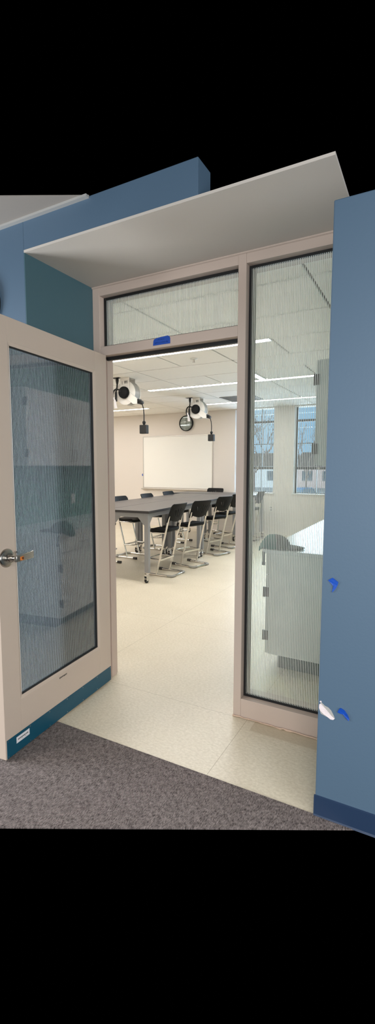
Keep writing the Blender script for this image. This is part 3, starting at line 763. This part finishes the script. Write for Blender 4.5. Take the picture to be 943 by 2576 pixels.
put('tall black chair nearest the doorway on the right of the tables', -1.275, 3.345, 180, True)
put('second tall black chair from the doorway, right side of the tables', -1.235, 4.00, 166)
put('third tall black chair from the doorway, right side of the tables', -1.30, 4.96, 166)
put('fourth tall black chair on the right side, partly behind the mullion', -1.39, 5.66, 174)
put('tall black chair tucked at the right end of the crosswise table', -1.30, 6.66, 178)
put('tall black chair left of the tables, nearest and mostly behind the jamb', -2.39, 3.40, 2)
put('tall black chair left of the tables, cut by the jamb edge', -2.35, 4.08, 0)
put('tall black chair left of the tables, second back above tabletop', -2.37, 4.90, 2)
put('tall black chair left of the tables, farthest down that side', -2.41, 5.70, 0)
put('tall black chair at the head of the tables below the whiteboard', -2.38, 7.10, -90)

# ------------------------------------------------------------------ outdoors
struct(MB().box(-60, 40, YB+.4, 130, -1.7, -1.6).build('ground', M['snow']))
m, nt, out = newmat('sky_glow'); e = nt.nodes.new('ShaderNodeEmission'); nt.links.new(e.outputs[0], out.inputs[0]); e.inputs[1].default_value = 1.0
tc = nt.nodes.new('ShaderNodeTexCoord'); n = nt.nodes.new('ShaderNodeTexNoise'); n.inputs['Scale'].default_value = .02; nt.links.new(tc.outputs['Object'], n.inputs['Vector'])
cr = nt.nodes.new('ShaderNodeValToRGB'); cr.color_ramp.elements[0].color = (.34,.66,.98,1); cr.color_ramp.elements[0].position = .35; cr.color_ramp.elements[1].color = (.62,.86,1.05,1); cr.color_ramp.elements[1].position = .7
nt.links.new(n.outputs[0], cr.inputs[0]); nt.links.new(cr.outputs[0], e.inputs[0])
b = MB(); vs = []; fs = []
for i in range(13):
    a = PI*(.12 + .76*i/12)
    for j in range(6):
        el = R(-2 + 4.2*j); vs.append((-15 + 115*math.cos(a)*math.cos(el), 10 + 115*math.sin(a)*math.cos(el), -2 + 115*math.sin(el)))
for i in range(12):
    for j in range(5): q = i*6+j; fs.append((q, q+6, q+7, q+1))
b.add(vs, fs); struct(b.build('sky', m, smooth=80))
def tree(x, y, h, seed, label):
    random.seed(seed)
    t = thing('bare_tree', label, 'tree', (x, y, -1.6), 0, 'bare trees outside the windows')
    tr = MB(); br = MB()
    def grow(p, d, L, r, depth, mb):
        q = p + d*L; mid = p + d*L*.5 + Vector((random.uniform(-1,1), random.uniform(-1,1), 0))*L*.06
        mb.tube([p, mid, q], [r, r*.85, r*.7], 5)
        if depth == 0: return
        for k in range(3 if depth > 1 else 2):
            nd = (d + Vector((random.uniform(-1,1), random.uniform(-1,1), random.uniform(-.15,.6)))*.75).normalized()
            grow(p + d*L*random.uniform(.6,1), nd, L*random.uniform(.6,.82), r*.66, depth-1, br)
    grow(Vector((0,0,0)), Vector((.04,0,1)).normalized(), h*.36, h*.011, 5, tr)
    tr.build('trunk', M['bark'], t, smooth=60); br.build('branches', M['bark'], t, smooth=60)
tree(-15.5, 46, 10, 4, 'bare branching tree outside the window nearest the tables')
tree(-8.9, 42, 8, 9, 'bare branching tree outside the window over the counter')
tree(-23, 54, 11, 21, 'bare tree far off outside the window nearest the tables')
def house(x0, x1, y, z1, z2, label, mat):
    t = thing('house', label, 'building', ((x0+x1)/2, y, -1.6)); w = (x1-x0)/2
    MB().box(-w, w, 0, 8, 0, z1+1.6).build('walls', mat, t)
    b = MB(); b.prism([(-.6, z1+1.6), (8.6, z1+1.6), (4, z2+1.6+.8)], 'x', -w-.4, w+.4); b.build('roof', M['roof'], t)
    for k in range(4):
        x = -w + (k+.5)*2*w/4
        f = MB().box(x-.7, x+.7, -.06, 0, 1.0, 2.4).build('window', M['carglass'], t)
house(-34, -16.5, 62, 1.5, 2.7, 'white sided house with brown roof, farther left outside', M['housew'])
house(-15.5, -4, 64, 1.5, 2.8, 'pinkish house with brown roof outside, right of the white house', M['brick'])
def car(x, y, rz, label):
    t = thing('car', label, 'car', (x, y, -1.6), rz, 'parked blue cars outside')
    b = MB(); b.prism([(-2.2,.35),(2.2,.35),(2.25,.6),(2.15,.85),(1.3,.98),(.7,1.0),(-1.7,1.02),(-2.2,.95),(-2.25,.6)], 'y', -.88, .88); b.build('body', M['carblue'], t, bevel=.08, smooth=40)
    b = MB(); b.prism([(1.25,.97),(.45,1.42),(.2,1.5),(-1.1,1.5),(-1.4,1.42),(-2.0,1.0)], 'y', -.76, .76); b.build('cabin_glass', M['carglass'], t, bevel=.05, smooth=40)
    b = MB(); b.prism([(.45,1.43),(.2,1.52),(-1.1,1.52),(-1.4,1.43)], 'y', -.74, .74); b.build('roof', M['carblue'], t, bevel=.03, smooth=40)
    for xx in (-1.35, 1.35):
        for sy in (-1, 1):
            w = MB(); w.lathe([(.2,-.1),(.31,-.1),(.33,-.06),(.33,.06),(.31,.1),(.2,.1)], (xx, sy*.80, .33), (0,1,0), 24); w.build('wheel', M['black'], t, smooth=40)
car(-11.6, 30.5, R(20), 'blue parked car outside the window nearest the tables')
car(-6.6, 31.5, R(80), 'blue parked car outside the window over the counter')

# ------------------------------------------------------------------ light
def area(name, loc, rot, sx, sy, power, col):
    l = bpy.data.lights.new(name, 'AREA'); l.shape = 'RECTANGLE'; l.size = sx; l.size_y = sy; l.energy = power; l.color = col
    o = bpy.data.objects.new(name, l); o.location = loc; o.rotation_euler = rot; COL.objects.link(o); return o
area('corridor_ceiling_light', (-1.7, -2.5, 2.70), (0,0,0), 1.2, .6, 90, (1,.93,.86))
area('corridor_ceiling_light', (2.6, -2.6, 2.70), (0,0,0), 1.2, .6, 55, (1,.93,.86))
def aim(frm, to): return (Vector(to) - Vector(frm)).to_track_quat('-Z', 'Y').to_euler()
area('corridor_side_fill', (4.6,-2.2,1.5), aim((4.6,-2.2,1.5), (0,.1,1.5)), 2.4, 1.7, 125, (.93,.97,1))  # added fill from the right for door leaf and soffit; no window built
area('corridor_side_fill', (-1.9,-1.2,1.05), aim((-1.9,-1.2,1.05), (-.2,0,1.2)), 1.1, 1.3, 85, (.88,.94,1))  # added fill from the left, brightens the wall behind the door glass
area('corridor_back_fill', (2.4,-5.0,1.45), (R(90),0,0), 3.0, 1.6, 130, (.93,.97,1))  # added fill behind the camera for frame and sill; no window built
area('sky_light', (-12,13,13), aim((-12,13,13), (-12,50,-1)), 40, 16, 42000, (.93,.97,1))
for w_ in (W1, W2): area('window_daylight', ((w_[0]+w_[1])/2, YB+.30, 1.75), (R(-90),0,0), w_[1]-w_[0], 1.7, 45, (.84,.92,1))
w = bpy.data.worlds.new('world'); scn.world = w; w.use_nodes = True
w.node_tree.nodes['Background'].inputs[0].default_value = (0,0,0,1); w.node_tree.nodes['Background'].inputs[1].default_value = 0

# ------------------------------------------------------------------ camera
yaw, pitch, roll = .4954, -.1006, .0012
f = Vector((-math.sin(yaw)*math.cos(pitch), math.cos(yaw)*math.cos(pitch), math.sin(pitch)))
r = Vector((math.cos(yaw), math.sin(yaw), 0)); uu = r.cross(f)
r2 = r*math.cos(roll) + uu*math.sin(roll); u2 = -r*math.sin(roll) + uu*math.cos(roll)
cam = bpy.data.cameras.new('camera'); co = bpy.data.objects.new('camera', cam); COL.objects.link(co)
mw = Matrix(((r2.x, u2.x, -f.x, 1.8355), (r2.y, u2.y, -f.y, -1.7827), (r2.z, u2.z, -f.z, 1.4397), (0,0,0,1)))
co.matrix_world = mw
cam.sensor_fit = 'HORIZONTAL'; cam.sensor_width = 36; cam.lens = 36*1136.14/943
cam.clip_start = .05; cam.clip_end = 400
scn.camera = co
vs_ = scn.view_settings; vs_.view_transform = 'Standard'; vs_.look = 'None'; vs_.gamma = 1; vs_.exposure = 0; vs_.use_curve_mapping = False
scn.cycles.max_bounces = 10; scn.cycles.transparent_max_bounces = 16; scn.cycles.diffuse_bounces = 5
scn.cycles.sample_clamp_indirect = 6; scn.cycles.use_denoising = True
